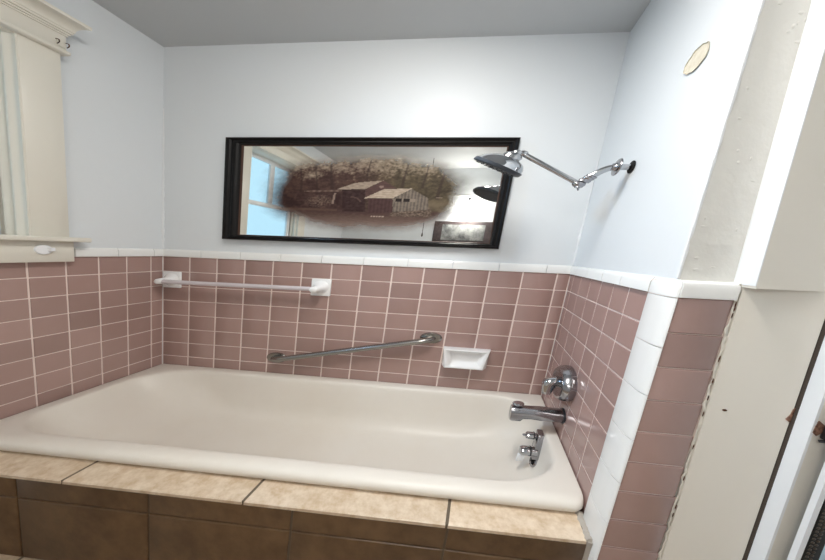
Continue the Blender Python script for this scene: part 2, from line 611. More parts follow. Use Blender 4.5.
sash(WY1 + 0.2, WY0 - 0.25, 4.6, 9.25, -0.52, 'upper_sash', True)
sash(WY1 + 0.2, WY0 - 0.25, 0.95, 4.95, -0.36, 'lower_sash', False)

# plastic hook on the apron
hk = thing('wall_hook', 'small white plastic hook stuck to the window apron', 'hook', (0.2, -4.3, 0.2))
mb = MB()
rs = []
for x, s_ in ((0.2, 1.0), (0.235, 1.0), (0.25, 0.92)):
    rs.append([(x, -4.30 + math.cos(2 * PI * k / 28) * 0.22 * s_, 0.36 + math.sin(2 * PI * k / 28) * 0.23 * s_) for k in range(28)])
mb.rings(rs)
link('back_plate', mb, M['white_plastic'], hk)
mb = MB()
mb.hexa([(0.23, -4.24, 0.27), (0.33, -4.20, 0.30), (0.33, -4.10, 0.30), (0.23, -4.10, 0.27),
         (0.23, -4.24, 0.46), (0.33, -4.20, 0.46), (0.33, -4.10, 0.46), (0.23, -4.10, 0.46)])
link('hook_tab', mb, M['white_plastic'], hk)

# remains of a curtain bracket on the frieze end
cb = thing('curtain_bracket', 'small painted curtain rod bracket at the end of the window head', 'bracket', (0.24, -3.6, 9.5))
mb = MB().box(0.235, 0.275, -3.72, -3.49, 9.50, 9.72, 0.01)
link('plate', mb, M['trim_paint'], cb)
for y in (-3.74, -3.50):
    mb = MB()
    mb.tube(smooth_path([(0.26, y, 9.73), (0.33, y + 0.01, 9.70), (0.34, y + 0.01, 9.60), (0.27, y + 0.02, 9.55)], 4), 0.014, 8)
    tag(link('prong', mb, M['rust'], cb), 'rusty prong')

# ------------------------------------------------------------------ bathtub
TZ = -7.645


def rrect(x0, x1, y0, y1, r, z, n=10, m=12):
    """rounded rectangle, y0 back (larger), y1 front; r may be four radii (front-left, front-right, back-right, back-left)"""
    if not isinstance(r, (tuple, list)):
        r = (r,) * 4
    cs = [(x0, y1, PI, r[0], 1, 1), (x1, y1, 1.5 * PI, r[1], -1, 1), (x1, y0, 0, r[2], -1, -1), (x0, y0, 0.5 * PI, r[3], 1, -1)]
    arcs = []
    for cx, cy, a0, q, sx, sy in cs:
        ox, oy = cx + sx * q, cy + sy * q
        arcs.append([(ox + q * math.cos(a0 + k / n * PI / 2), oy + q * math.sin(a0 + k / n * PI / 2)) for k in range(n + 1)])
    out = []
    for i in range(4):
        out += arcs[i]
        p, q = arcs[i][-1], arcs[(i + 1) % 4][0]
        out += [(p[0] + (q[0] - p[0]) * k / m, p[1] + (q[1] - p[1]) * k / m) for k in range(1, m)]
    res = []
    for x, y in out:                             # the front rim runs slightly out of parallel
        w = min(1.0, max(0.0, -y / 6.2))
        res.append(Vector((x, y + 0.021 * (x - 8.0) * w, z)))
    return res


tub = thing('bathtub', 'long cream enamel bathtub set behind the stone tiled ledge', 'bathtub', (6.6, -3.2, FLOOR_Z))
mb = MB()
oR = (0.25, 0.22, 0.04, 0.04)
R_ = [rrect(0.06, 13.30, -0.05, -6.18, oR, -8.16),
      rrect(0.04, 13.33, -0.03, -6.27, oR, -8.06),
      rrect(0.03, 13.345, -0.02, -6.31, oR, -7.94),
      rrect(0.03, 13.345, -0.02, -6.30, oR, -7.83),
      rrect(0.03, 13.345, -0.02, -6.25, oR, -7.74),
      rrect(0.03, 13.345, -0.02, -6.17, oR, -7.68),
      rrect(0.035, 13.34, -0.025, -6.07, oR, -7.65),
      rrect(0.05, 13.32, -0.05, -5.97, oR, -7.64)]
iR = (1.25, 1.35, 1.25, 1.6)


def inner(dx0, dx1, dyb, dyf, z, rs=1.0, lo=0.4):
    rr_ = tuple(max(lo, q * rs) for q in iR)
    return rrect(0.34 + dx0, 13.10 - dx1, -0.36 - dyb, -5.78 + dyf, rr_, z)


R_ += [inner(-0.06, -0.06, -0.06, -0.08, -7.645), inner(0, 0, 0, 0, -7.655), inner(0.04, 0.03, 0.05, 0.05, -7.68), inner(0.07, 0.05, 0.09, 0.09, -7.73),
       inner(0.10, 0.065, 0.12, 0.12, -7.81), inner(0.15, 0.08, 0.15, 0.15, -7.95), inner(0.30, 0.10, 0.2, 0.2, -8.3),
       inner(0.60, 0.14, 0.27, 0.27, -8.8), inner(0.95, 0.23, 0.35, 0.35, -9.25), inner(1.30, 0.42, 0.45, 0.45, -9.65),
       inner(1.62, 0.66, 0.58, 0.58, -9.95), inner(1.88, 0.88, 0.74, 0.74, -10.15), inner(2.15, 1.15, 0.94, 0.94, -10.27),
       inner(2.5, 1.5, 1.18, 1.18, -10.34, 0.9), inner(3.2, 2.2, 1.7, 1.7, -10.39, 0.5, 0.3), inner(4.2, 3.4, 2.2, 2.2, -10.42, 0.2, 0.2)]
mb.rings(R_, cap0=False)
link('tub_shell', mb, M['tub_enamel'], tub)
# overflow fitting with two knobs, on the drain end
# measured just inside the sloping end
ov = MB()
ov.hexa([(12.80, -3.46, -8.82), (13.02, -3.46, -8.82), (13.02, -3.02, -8.82), (12.80, -3.02, -8.82),
         (12.90, -3.14, -7.76), (13.06, -3.14, -7.76), (13.06, -2.72, -7.76), (12.90, -2.72, -7.76)])
bmesh.ops.bevel(ov.bm, geom=ov.bm.edges[:], offset=0.035, segments=2, profile=0.5, affect='EDGES')
ovf = link('overflow_fitting', ov, M['dull_chrome'], tub)
for z, x, y in ((-7.97, 12.88, -2.94), (-8.56, 12.82, -3.24)):
    k = MB()
    k.lathe((x, y, z), (-1, 0, 0), [(-0.1, 0.20), (0.05, 0.20), (0.05, 0.19), (0.09, 0.21), (0.26, 0.21), (0.31, 0.17), (0.33, 0.06)] if z < -8.2 else
            [(-0.1, 0.12), (0.05, 0.12), (0.06, 0.16), (0.22, 0.16), (0.26, 0.12), (0.27, 0.06), (0.34, 0.04)], 20)
    kn = link('knob', k, M['chrome'], ovf)
    r_ = 0.215 if z < -8.2 else 0.165
    k = MB().lathe((x - 0.05, y, z), (-1, 0, 0), [(0, r_), (0.03, r_), (0.03, 0.1)], 20)
    tag(link('seal_ring', k, M['dark_rubber'], ovf), 'black rubber ring')
k = MB().prism([(12.46, -9.10), (12.62, -9.06), (12.66, -8.74), (12.48, -8.76)], 'y', -3.32, -3.20, 0.01)
tag(link('lever_tab', k, M['white_plastic'], ovf), 'small white tab')
dr = MB()
dr.lathe((12.92, -3.26, -9.04), (-1, 0, 0.2), [(-0.1, 0.27), (0.04, 0.27), (0.06, 0.23), (0.04, 0.20), (0.04, 0.0001)], 24)
drg = link('overflow_grate', dr, M['dull_chrome'], tub)
h = MB()
for a in range(6):
    t = a * PI / 3
    h.ball((12.87, -3.26 + 0.12 * math.cos(t), -9.02 + 0.12 * math.sin(t)), 0.045)
h.ball((12.87, -3.26, -9.02), 0.045)
link('grate_holes', h, M['dark_hole'], drg)

# ------------------------------------------------------------------ tiled ledge in front of the tub
def yd(x):
    return -7.115 + 0.0235 * (x - 3.5)


DZ = -8.15
mb = MB()
mb.hexa([(-0.02, yd(0) + 0.06, FLOOR_Z), (13.32, yd(13.3) + 0.06, FLOOR_Z), (13.32, -5.9, FLOOR_Z), (-0.02, -5.9, FLOOR_Z),
         (-0.02, yd(0) + 0.06, DZ - 0.02), (13.32, yd(13.3) + 0.06, DZ - 0.02), (13.32, -5.9, DZ - 0.02), (-0.02, -5.9, DZ - 0.02)])
ledge = struct('trim_1', mb, M['brown_grout'], 'stone tiled ledge boxed in front of the tub')
tx = [-0.2, 3.50, 7.20, 10.92, 13.26]


def slab(x0, x1):
    return


mb = MB()
lay = mb.bm.loops.layers.float_color.new('tint')
for x0, x1 in zip(tx, tx[1:]):
    a, b = x0 + 0.022, x1 - 0.022
    g = 1 + random.uniform(-0.05, 0.05)
    nf = len(mb.bm.faces)
    sk = 0.05
    lo = [(a - sk * 0, yd(a), DZ - 0.14), (b, yd(b), DZ - 0.14), (b, -6.0, DZ - 0.14), (a, -6.0, DZ - 0.14)]
    md = [(a, yd(a), DZ - 0.03), (b, yd(b), DZ - 0.03), (b, -6.0, DZ - 0.03), (a, -6.0, DZ - 0.03)]
    hi = [(a + .01, yd(a) + 0.035, DZ), (b - .01, yd(b) + 0.035, DZ), (b - .01, -6.0, DZ), (a + .01, -6.0, DZ)]
    mb.rings([lo, md, hi], smooth=False)
    mb.bm.faces.ensure_lookup_table()
    for f in list(mb.bm.faces)[nf:]:
        for lp in f.loops:
            lp[lay] = (g, g, g, 1)
link('top_tiles', mb, M['stone_tile'], ledge)
mb = MB()
mb.hexa([(0, yd(0) + 0.02, DZ - 0.12), (13.27, yd(13.3) + 0.02, DZ - 0.12), (13.27, -6.0, DZ - 0.12), (0, -6.0, DZ - 0.12),
         (0, yd(0) + 0.02, DZ - 0.012), (13.27, yd(13.3) + 0.02, DZ - 0.012), (13.27, -6.0, DZ - 0.012), (0, -6.0, DZ - 0.012)])
link('top_grout', mb, M['brown_grout'], ledge)
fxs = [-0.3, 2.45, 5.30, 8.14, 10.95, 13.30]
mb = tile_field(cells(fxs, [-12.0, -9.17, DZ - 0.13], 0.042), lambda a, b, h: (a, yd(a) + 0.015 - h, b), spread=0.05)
link('front_tiles', mb, M['shaded_front_tile'], ledge)
mb = MB()
pts = [(13.29 + random.uniform(-0.015, 0.015), yd(13.3) + 0.0 + (i / 12) * (-6.10 - yd(13.3)), DZ - 0.01 + random.uniform(-0.02, 0.03)) for i in range(13)]
mb.tube(pts, [random.uniform(0.05, 0.09) for _ in pts], 8)
pts = [(13.31, yd(13.3) + 0.02, DZ - 0.02 - 0.3 * i) for i in range(13)]
mb.tube(pts, [random.uniform(0.04, 0.07) for _ in pts], 8)
link('end_caulk', mb, M['caulk'], ledge)

# ------------------------------------------------------------------ tub spout
sp = thing('tub_spout', 'chrome tub spout with a diverter knob on the right wall', 'faucet', (LEN, -3.04, -6.66))
mb = MB()
sec = [(13.36, 0.30, 0.30, 0.0), (13.05, 0.30, 0.30, 0.0), (12.85, 0.29, 0.29, 0.01), (12.62, 0.27, 0.27, 0.02), (12.42, 0.25, 0.29, -0.0),
       (12.36, 0.25, 0.37, -0.06), (12.16, 0.25, 0.38, -0.06), (12.10, 0.22, 0.34, -0.05)]
rs = []
for x, ry, rz, dz in sec:
    r_ = []
    for k in range(28):
        t = 2 * PI * k / 28
        c, s_ = math.cos(t), math.sin(t)
        e = 0.75 if x < 12.9 else 1.0
        c = math.copysign(abs(c) ** e, c)
        s_ = math.copysign(abs(s_) ** e, s_)
        r_.append((x, -3.04 + ry * c, -6.68 + dz + rz * s_))
    rs.append(r_)
mb.rings(rs)
link('spout_body', mb, M['dull_chrome'], sp)
mb = MB().lathe((13.38, -3.04, -6.68), (-1, 0, 0), [(0, 0.33), (0.05, 0.33), (0.05, 0.2)], 28)
tag(link('wall_gasket', mb, M['dark_rubber'], sp), 'black gasket')
mb = MB().lathe((12.25, -3.04, -6.44), (0, 0, 1), [(0, 0.07), (0.12, 0.07), (0.13, 0.13), (0.18, 0.15), (0.24, 0.13), (0.26, 0.05)], 18)
link('diverter_knob', mb, M['chrome'], sp)

# ------------------------------------------------------------------ shower valve
sv = thing('shower_valve', 'round chrome mixer valve with a hooked lever above the spout', 'valve', (LEN, -2.87, -5.1))
mb = MB().lathe((13.375, -2.87, -5.08), (-1, 0, 0), [(0, 0.79), (0.03, 0.81), (0.12, 0.81), (0.22, 0.78), (0.29, 0.70), (0.30, 0.62), (0.26, 0.50), (0.23, 0.36), (0.23, 0.0001)], 44)
link('escutcheon', mb, M['dull_chrome'], sv)
mb = MB()
path = smooth_path([(13.25, -2.87, -5.10), (13.15, -2.87, -5.06), (13.03, -2.87, -5.04), (12.93, -2.88, -5.12), (12.885, -2.92, -5.34), (12.86, -2.96, -5.66)], 6)
n = len(path)
mb.tube(path, [0.24 - 0.03 * (i / n) if i < n * 0.55 else 0.22 - 0.12 * ((i / n) - 0.55) / 0.45 for i in range(n)], 22)
link('lever_handle', mb, M['chrome'], sv)

# ------------------------------------------------------------------ shower head on a jointed arm
sh = thing('overhead_shower', 'chrome rain shower head on a long jointed arm from the right wall', 'shower', (LEN, -3.31, 4.7))
mb = MB().lathe((13.385, -3.31, 4.70), (-1, 0, 0), [(0, 0.24), (0.012, 0.24), (0.02, 0.2)], 28)
tag(link('wall_hole', mb, M['dark_hole'], sh), 'dark gap round the pipe')
mb = MB().lathe((13.13, -3.31, 4.69), (-1, 0, 0.05), [(0.0, 0.10), (0.01, 0.31), (0.03, 0.33), (0.05, 0.31), (0.06, 0.20), (0.09, 0.15), (0.14, 0.13), (0.15, 0.09)], 32)
tag(link('wall_flange', mb, M['dull_chrome'], sh), 'loose chrome flange')
mb = MB()
arm = smooth_path([(13.40, -3.31, 4.70), (13.10, -3.31, 4.69), (12.95, -3.27, 4.66), (12.78, -3.2, 4.52), (12.62, -3.1, 4.31), (12.56, -3.05, 4.22)], 6)
mb.tube(arm, 0.105, 18)
link('shower_arm', mb, M['chrome'], sh)
mb = MB()
e0, e1 = Vector((12.70, -3.14, 4.41)), Vector((12.56, -3.05, 4.22))
d = (e1 - e0).normalized()
mb.lathe(e0, d, [(0, 0.11), (0.02, 0.135), (0.06, 0.135), (0.08, 0.12), (0.10, 0.135), (0.14, 0.135), (0.17, 0.12), (0.2, 0.14), (0.28, 0.14), (0.3, 0.08)], 20)
el = Vector((12.47, -3.0, 4.10))
mb.ball(el, 0.15)
link('elbow_joint', mb, M['dull_chrome'], sh)
mb = MB().lathe(el + Vector((0, -0.02, -0.1)), (0.05, 0, -1), [(0, 0.09), (0.06, 0.09), (0.06, 0.03), (0.17, 0.02), (0.18, 0.005)], 14)
link('wing_nut', mb, M['dull_chrome'], sh)
rod_end = Vector((11.15, -2.72, 5.44))
mb = MB().tube([el, el.lerp(rod_end, 0.5), rod_end], 0.085, 16)
link('extension_bar', mb, M['chrome'], sh)
mb = MB().ball(rod_end, 0.13)
fc = Vector((10.62, -2.62, 4.86))               # centre of the spray face
ax = Vector((0.56, -0.22, 0.80)).normalized()   # from the face back to the swivel
neck = fc + ax * 0.72
mb.tube([rod_end, rod_end.lerp(neck, 0.5), neck], [0.10, 0.09, 0.11], 16)
mb.ball(neck, 0.13)
link('swivel_joint', mb, M['chrome'], sh)
mb = MB().lathe(fc, ax, [(0.0, 0.63), (0.02, 0.66), (0.10, 0.665), (0.14, 0.63), (0.26, 0.58), (0.38, 0.48), (0.45, 0.37), (0.48, 0.30),
                         (0.49, 0.25), (0.60, 0.25), (0.64, 0.22), (0.72, 0.12)], 48)
link('dome', mb, M['chrome'], sh)
mb = MB().lathe(fc + ax * 0.115, -ax, [(0.0, 0.672), (0.10, 0.672), (0.13, 0.655), (0.145, 0.62), (0.15, 0.45), (0.15, 0.0001)], 48)
face = tag(link('spray_face', mb, M['spray_face'], sh), 'dark blue-black spray face')
mb = MB()
s1 = ax.cross(Vector((0, 1, 0))).normalized()
s2 = ax.cross(s1)
for ring, cnt in ((0.14, 6), (0.27, 12), (0.40, 18), (0.53, 24)):
    for k in range(cnt):
        t = 2 * PI * k / cnt
        mb.lathe(fc - ax * 0.03 + (s1 * math.cos(t) + s2 * math.sin(t)) * ring, -ax, [(0, 0.026), (0.03, 0.014)], 6)
link('nozzles', mb, M['dark_rubber'], face)

# ------------------------------------------------------------------ grab bar
gb = thing('grab_bar', 'slanted brushed steel grab bar on the back wall', 'grab bar', (6.9, 0, -6.5))
A, B_ = Vector((4.38, 0, -6.53)), Vector((9.56, 0, -4.42))
for P in (A, B_):
    f = MB().lathe(P + Vector((0, -0.004, 0)), (0, -1, 0), [(0, 0.36), (0.05, 0.36), (0.09, 0.33), (0.10, 0.22), (0.10, 0.16)], 36)
    fl = link('flange', f, M['steel'], gb)
dv = (B_ - A).normalized()
mb = MB()
bend = []
for k in range(9):
    t = k / 8 * PI / 2
    bend.append(A + Vector((0, -0.06 - 0.34 * math.sin(t), 0)) + dv * (0.36 * (1 - math.cos(t))))
bend2 = []
for k in range(9):
    t = PI / 2 - k / 8 * PI / 2
    bend2.append(B_ + Vector((0, -0.06 - 0.34 * math.sin(t), 0)) - dv * (0.36 * (1 - math.cos(t))))
mb.tube(bend + [bend[-1].lerp(bend2[0], 0.5)] + bend2, 0.165, 20)
link('bar', mb, M['steel'], gb)

# ------------------------------------------------------------------ towel bar
tb = thing('towel_bar', 'clear acrylic towel bar between two white ceramic brackets', 'towel bar', (3.1, 0, -2.1))
for i, (x0, x1) in enumerate(((0.06, 0.72), (5.40, 6.06))):
    xc = (x0 + x1) / 2
    b = MB().box(x0, x1, -0.10, 0.02, -2.1, -1.0, 0.04, 3)
    br = link('bracket', b, M['ceramic'], tb)
    p = MB()
    rs = []
    for y, rx, rz, zz in ((-0.08, 0.30, 0.46, -1.54), (-0.16, 0.24, 0.36, -1.55), (-0.26, 0.19, 0.27, -1.57), (-0.45, 0.16, 0.21, -1.59), (-0.62, 0.15, 0.20, -1.60), (-0.74, 0.13, 0.17, -1.60), (-0.79, 0.07, 0.09, -1.60)):
        rs.append([(xc + (0.0) + rx * math.cos(2 * PI * k / 20), y, zz + rz * math.sin(2 * PI * k / 20)) for k in range(20)])
    p.rings(rs)
    link('post', p, M['ceramic'], br)
mb = MB().tube([(0.44, -0.60, -1.61), (3.1, -0.60, -1.60), (5.70, -0.60, -1.58)], 0.135, 18)
tag(link('rod', mb, M['acrylic'], tb), 'clear plastic rod')

# ------------------------------------------------------------------ soap dish
sd = thing('soap_dish', 'white ceramic soap dish set in the back wall tile', 'soap dish', (10.75, 0, -6.1))
mb = MB()


def dish(x0, x1, xb0, xb1, z0, z1, y):
    """a wide-topped four-sided loop, dense along its sides"""
    cs = [(xb0, z0), (xb1, z0), (x1, z1), (x0, z1)]
    out = []
    for i in range(4):
        p, q = cs[i], cs[(i + 1) % 4]
        for k in range(8):
            t = k / 8
            out.append((p[0] + (q[0] - p[0]) * t, y, p[1] + (q[1] - p[1]) * t))
    return out


rs = [dish(10.02, 11.50, 10.04, 11.48, -6.08, -4.92, 0.02), dish(10.02, 11.50, 10.06, 11.46, -6.10, -4.90, -0.12),
      dish(10.03, 11.48, 10.14, 11.38, -6.10, -4.88, -0.40), dish(10.05, 11.46, 10.18, 11.34, -6.06, -4.88, -0.50),
      dish(10.10, 11.41, 10.22, 11.30, -6.00, -4.93, -0.51), dish(10.15, 11.36, 10.27, 11.25, -5.93, -4.98, -0.48),
      dish(10.20, 11.31, 10.32, 11.20, -5.84, -5.03, -0.40), dish(10.25, 11.26, 10.36, 11.16, -5.76, -5.08, -0.28),
      dish(10.32, 11.19, 10.42, 11.10, -5.66, -5.16, -0.24)]
mb.rings(rs, smooth=True)
link('dish', mb, M['ceramic'], sd)

# ------------------------------------------------------------------ printed mirror
mr = thing('wall_mirror', 'wide black framed mirror printed with a sepia old mill scene', 'mirror', (6.7, 0, 1.27))
OX0, OX1, OZ0, OZ1 = 2.30, 11.13, 1.27, 7.32
IX0, IX1, IZ0, IZ1 = 2.83, 10.81, 1.60, 6.88


def ring4(k, y):
    x0 = OX0 + (IX0 - OX0) * k
    x1 = OX1 + (IX1 - OX1) * k
    z0 = OZ0 + (IZ0 - OZ0) * k
    z1 = OZ1 + (IZ1 - OZ1) * k
    return [(x0, y, z0), (x1, y, z0), (x1, y, z1), (x0, y, z1)]


mb = MB()
mb.rings([ring4(0, 0.02), ring4(0.0, -0.22), ring4(0.03, -0.27), ring4(0.10, -0.30), ring4(0.2, -0.31), ring4(0.30, -0.28), ring4(0.36, -0.22),
          ring4(0.44, -0.21), ring4(0.50, -0.24), ring4(0.60, -0.245), ring4(0.68, -0.21), ring4(0.74, -0.16), ring4(0.86, -0.14), ring4(0.90, -0.11)],
         False, False, smooth=False)
link('frame', mb, M['black_frame'], mr)
mb = MB()
mb.rings([ring4(0.88, -0.12), ring4(0.94, -0.115), ring4(1.0, -0.07), ring4(1.02, -0.06)], False, False, smooth=False)
tag(link('frame_liner', mb, M['frame_liner'], mr), 'worn brown inner edge')

# the print: painted per vertex on a fine sheet
NX, NZ = 330, 150
TREES = [(5.75, 3.9, 6.0, 0.07), (4.75, 3.9, 5.6, 0.05), (5.25, 4.2, 5.8, 0.04), (8.0, 4.6, 6.1, 0.05), (9.1, 3.9, 5.9, 0.06), (6.9, 4.8, 6.2, 0.04), (8.6, 4.6, 5.9, 0.035)]


def inside(x, z, poly):
    r = False
    j = len(poly) - 1
    for i in range(len(poly)):
        a, b = poly[i], poly[j]
        if (a[1] > z) != (b[1] > z) and x < (b[0] - a[0]) * (z - a[1]) / (b[1] - a[1]) + a[0]:
            r = not r
        j = i
    return r


def mixc(a, b, t):
    t = min(1, max(0, t))
    return tuple(a[i] + (b[i] - a[i]) * t for i in range(3))


def fb(x, z, s, k=0.0, o=4):
    return noise.fractal(Vector((x * s, z * s, k)), 0.8, 2.1, o)


ROOF1 = [(5.92, 4.46), (6.83, 4.51), (7.36, 5.02), (6.51, 4.86)]
GAB1 = [(6.83, 4.51), (7.36, 5.02), (7.80, 4.57), (7.76, 4.50), (6.86, 4.0)]
WALL1 = [(6.11, 4.47), (6.83, 4.51), (6.91, 3.2), (6.18, 3.2)]
ROOF2 = [(6.82, 3.99), (7.71, 4.02), (8.27, 4.60), (7.39, 4.52)]
WALL2 = [(6.96, 4.0), (7.71, 4.02), (7.76, 3.2), (7.0, 3.15)]
GAB2 = [(7.71, 4.02), (8.25, 4.57), (8.79, 4.05), (8.82, 3.40), (7.76, 3.24)]
BAR = [(7.77, 4.0), (8.40, 4.02), (8.41, 3.84), (7.79, 3.82)]


def sstep(a, b, t):
    t = min(1.0, max(0.0, (t - a) / (b - a)))
    return t * t * (3 - 2 * t)


def paint(x, z):
    u, v = (x - 6.80) / 3.30, (z - 4.25) / 2.16
    n = fb(x, z, 1.1, 5.0)
    # cover of the print: an oval with a soft cloudy edge
    d = (abs(u) ** 2.6 + abs(v) ** 2.6) ** (1 / 2.6) + 0.06 * n
    al = 1 - sstep(0.72, 1.09, d)
    n1, n2 = fb(x, z, 2.6, 1.0), fb(x, z, 7.5, 2.0, 3)
    n3, n4 = fb(x * 0.5, z, 16, 8.0, 2), fb(x, z, 15, 4.0, 2)
    # foliage: dark red-brown on the left, olive on the right, thinning to pale sky above
    g = sstep(4.3, 6.3, z)
    right = sstep(6.2, 8.2, x)
    dark = mixc((0.052, 0.028, 0.026), (0.050, 0.042, 0.026), right)
    mid = mixc((0.135, 0.085, 0.068), (0.155, 0.130, 0.078), right)
    c = mixc(dark, mid, 0.35 + 0.30 * g + 0.42 * n1 + 0.38 * n2 + 0.25 * n4)
    sky = 0.95 * g - 0.50 + 0.28 * n1 + 0.28 * n2 + 0.22 * n4
    sky += 0.42 * max(0, 1 - math.hypot((x - 5.15) / 0.55, (z - 5.2) / 0.32))      # bright gap in the trees
    c = mixc(c, (0.52, 0.48, 0.39), sky * 1.25)
    for tx_, z0, z1, w in TREES:
        lean = 0.05 * math.sin(z * 2 + tx_)
        e = abs(x - tx_ - lean) / (w * (1 - 0.6 * (z - z0) / (z1 - z0)) + 1e-3)
        if z0 < z < z1 and e < 1.3:
            c = mixc(c, (0.045, 0.028, 0.026), 0.65 * (1 - sstep(0.6, 1.3, e)))
    # undergrowth on the left bank
    if x < 6.25:
        t = 1 - sstep(4.05, 4.5, z)
        b = mixc((0.040, 0.020, 0.020), (0.115, 0.070, 0.060), 0.30 + 0.5 * n1 + 0.5 * n2)
        br = max(0, 1 - math.hypot((x - 5.42) / 0.55, (z - 3.78) / 0.45))
        b = mixc(b, (0.36, 0.29, 0.24), br * max(0, 0.3 + 1.1 * n4))
        c = mixc(c, b, t)
    if x > 8.6:
        t = 1 - sstep(3.85, 4.1, z)
        c = mixc(c, mixc((0.11, 0.095, 0.06), (0.20, 0.175, 0.12), 0.5 + n1), t * sstep(8.6, 8.85, x))
    # water
    t = 1 - sstep(3.22, 3.42, z + 0.05 * n1)
    w = mixc((0.085, 0.050, 0.045), (0.24, 0.185, 0.165), sstep(3.3, 2.3, z) if False else sstep(0.0, 1.0, (3.3 - z) / 1.0) + 0.18 * n3)
    if x < 6.0:
        w = mixc(w, (0.22, 0.155, 0.115), 0.6 * max(0, 1 - abs(z - 3.32) / 0.14))
    c = mixc(c, w, t)
    if 7.65 < x < 9.0 and 2.92 < z < 3.58:
        r = sstep(2.92, 3.05, z) * (1 - sstep(3.45, 3.58, z)) * sstep(7.65, 7.75, x) * (1 - sstep(8.85, 9.0, x))
        c = mixc(c, mixc((0.075, 0.055, 0.045), (0.30, 0.255, 0.21), 0.35 + 0.9 * n4 + 0.3 * n2), r)
    # flume on the left with a post
    if 4.9 < x < 6.2 and abs(z - (4.33 + 0.06 * (x - 5.0))) < 0.045:
        c = mixc(c, (0.26, 0.20, 0.175), 0.55 + 0.3 * math.sin(x * 34))
    if abs(x - (5.86 + (z - 3.8) * 0.08)) < 0.035 and 3.62 < z < 4.25:
        c = mixc(c, (0.38, 0.31, 0.27), 0.8)
    # buildings
    if inside(x, z, WALL1):
        c = mixc((0.035, 0.017, 0.018), (0.07, 0.042, 0.04), 0.4 + n2)
        rr_ = math.hypot(x - 6.40, (z - 3.72) * 1.0)
        if 0.30 < rr_ < 0.36 and z > 3.75 and x > 6.4:
            c = (0.13, 0.085, 0.075)
    if inside(x, z, GAB1):
        c = mixc((0.085, 0.050, 0.048), (0.135, 0.085, 0.08), 0.5 + 0.3 * math.sin(z * 60) + 0.5 * n2)
        if math.hypot(x - 7.32, z - 4.66) < 0.07:
            c = (0.30, 0.24, 0.23)
    if inside(x, z, ROOF1):
        c = mixc((0.34, 0.30, 0.25), (0.48, 0.44, 0.37), 0.5 + n3)
    if inside(x, z, WALL2):
        c = mixc((0.065, 0.034, 0.036), (0.10, 0.058, 0.058), 0.5 + 0.35 * math.sin(x * 55) + 0.6 * n2)
    if inside(x, z, GAB2):
        c = mixc((0.13, 0.118, 0.105), (0.28, 0.262, 0.23), 0.5 + 0.40 * math.sin(x * 62) + 0.5 * n2)
    if inside(x, z, BAR):
        q = (x - 7.77) / 0.63
        c = (0.02, 0.014, 0.014) if (0.05 < q < 0.36 or 0.42 < q < 0.72) else (0.33, 0.30, 0.26)
    if inside(x, z, ROOF2):
        c = mixc((0.44, 0.40, 0.33), (0.64, 0.60, 0.52), 0.5 + 0.2 * math.sin((z - 0.05 * x) * 55) + n3)
    # tiny pale caption, too small to read
    if 7.10 < x < 7.52 and abs(z - 2.965) < 0.03 and math.sin(x * 70) > -0.7:
        c = mixc(c, (0.62, 0.56, 0.5), 0.75)
    if 9.02 < x < 9.2 and abs(z - 4.1) < 0.025:
        c = mixc(c, (0.5, 0.45, 0.4), 0.6)
    return (c[0] * 0.68, c[1] * 0.58, c[2] * 0.52) + (min(1.0, al * 1.06),)


bm = bmesh.new()
grid = [[bm.verts.new(Vector((IX0 - 0.02 + (IX1 - IX0 + 0.04) * i / NX, -0.075, IZ0 - 0.02 + (IZ1 - IZ0 + 0.04) * j / NZ))) for i in range(NX + 1)] for j in range(NZ + 1)]
for j in range(NZ):
    for i in range(NX):
        bm.faces.new([grid[j][i], grid[j][i + 1], grid[j + 1][i + 1], grid[j + 1][i]])
cols = []
for j in range(NZ + 1):
    for i in range(NX + 1):
        cols.append(paint(IX0 + (IX1 - IX0) * i / NX, IZ0 + (IZ1 - IZ0) * j / NZ))
mb = MB()
mb.bm.free()
mb.bm = bm
glass = link('mirror_glass', mb, M['printed_mirror'], mr)
ca = glass.data.color_attributes.new('print', 'FLOAT_COLOR', 'POINT')
flat = []
for c in cols:
    flat += list(c)
ca.data.foreach_set('color', flat)
tag(glass, 'mirror glass with a brown mill and trees print fading out at its edges')

# ------------------------------------------------------------------ door casing and door on the right
dc = thing('door_1', 'cream painted door casing and door at the right edge', None, (14.6, -7.4, FLOOR_Z), kind='structure')


def xl(z):
    return 14.13 - (0.028 * z if z > 0 else 0.021 * z)


def xr(z):
    return 15.0 - 0.025 * z


mb = MB()
zb, zt = FLOOR_Z, CEIL
for z0, z1, lo in ((zb, 0.36, True), (0.36, zt, False)):
    if lo:
        q = [(0.01, -7.0), (0.012, -7.11)]
        rw = []
        for z in (z0, z1):
            rw.append([(xl(z) + a_, b_, z) for a_, b_ in q] + [(xr(z), -7.40, z), (xr(z), -6.8, z), (xl(z) + 0.01, -6.8, z)])
        mb.rings(rw, smooth=False)
        continue
    else:
        a, b = [(xl(z), -6.88) for z in (z0, z1)], [(xl(z), -7.40) for z in (z0, z1)]
    mb.hexa([(a[0][0], a[0][1], z0), (b[0][0], b[0][1], z0), (xr(z0), -7.40, z0), (xr(z0), -6.8, z0),
             (a[1][0], a[1][1], z1), (b[1][0], b[1][1], z1), (xr(z1), -7.40, z1), (xr(z1), -6.8, z1)])
link('casing', mb, M['cream_paint'], dc)
mb = MB()                                        # casing side coloured whiter for the window light falling on it
mb.hexa([(xl(0.42) - 0.012, -6.89, 0.42), (xl(0.42) - 0.012, -7.40, 0.42), (xl(0.42) + 0.0, -7.40, 0.42), (xl(0.42) + 0.05, -6.9, 0.42),
         (xl(zt) - 0.012, -6.89, zt), (xl(zt) - 0.012, -7.40, zt), (xl(zt) + 0.0, -7.40, zt), (xl(zt) + 0.05, -6.9, zt)])
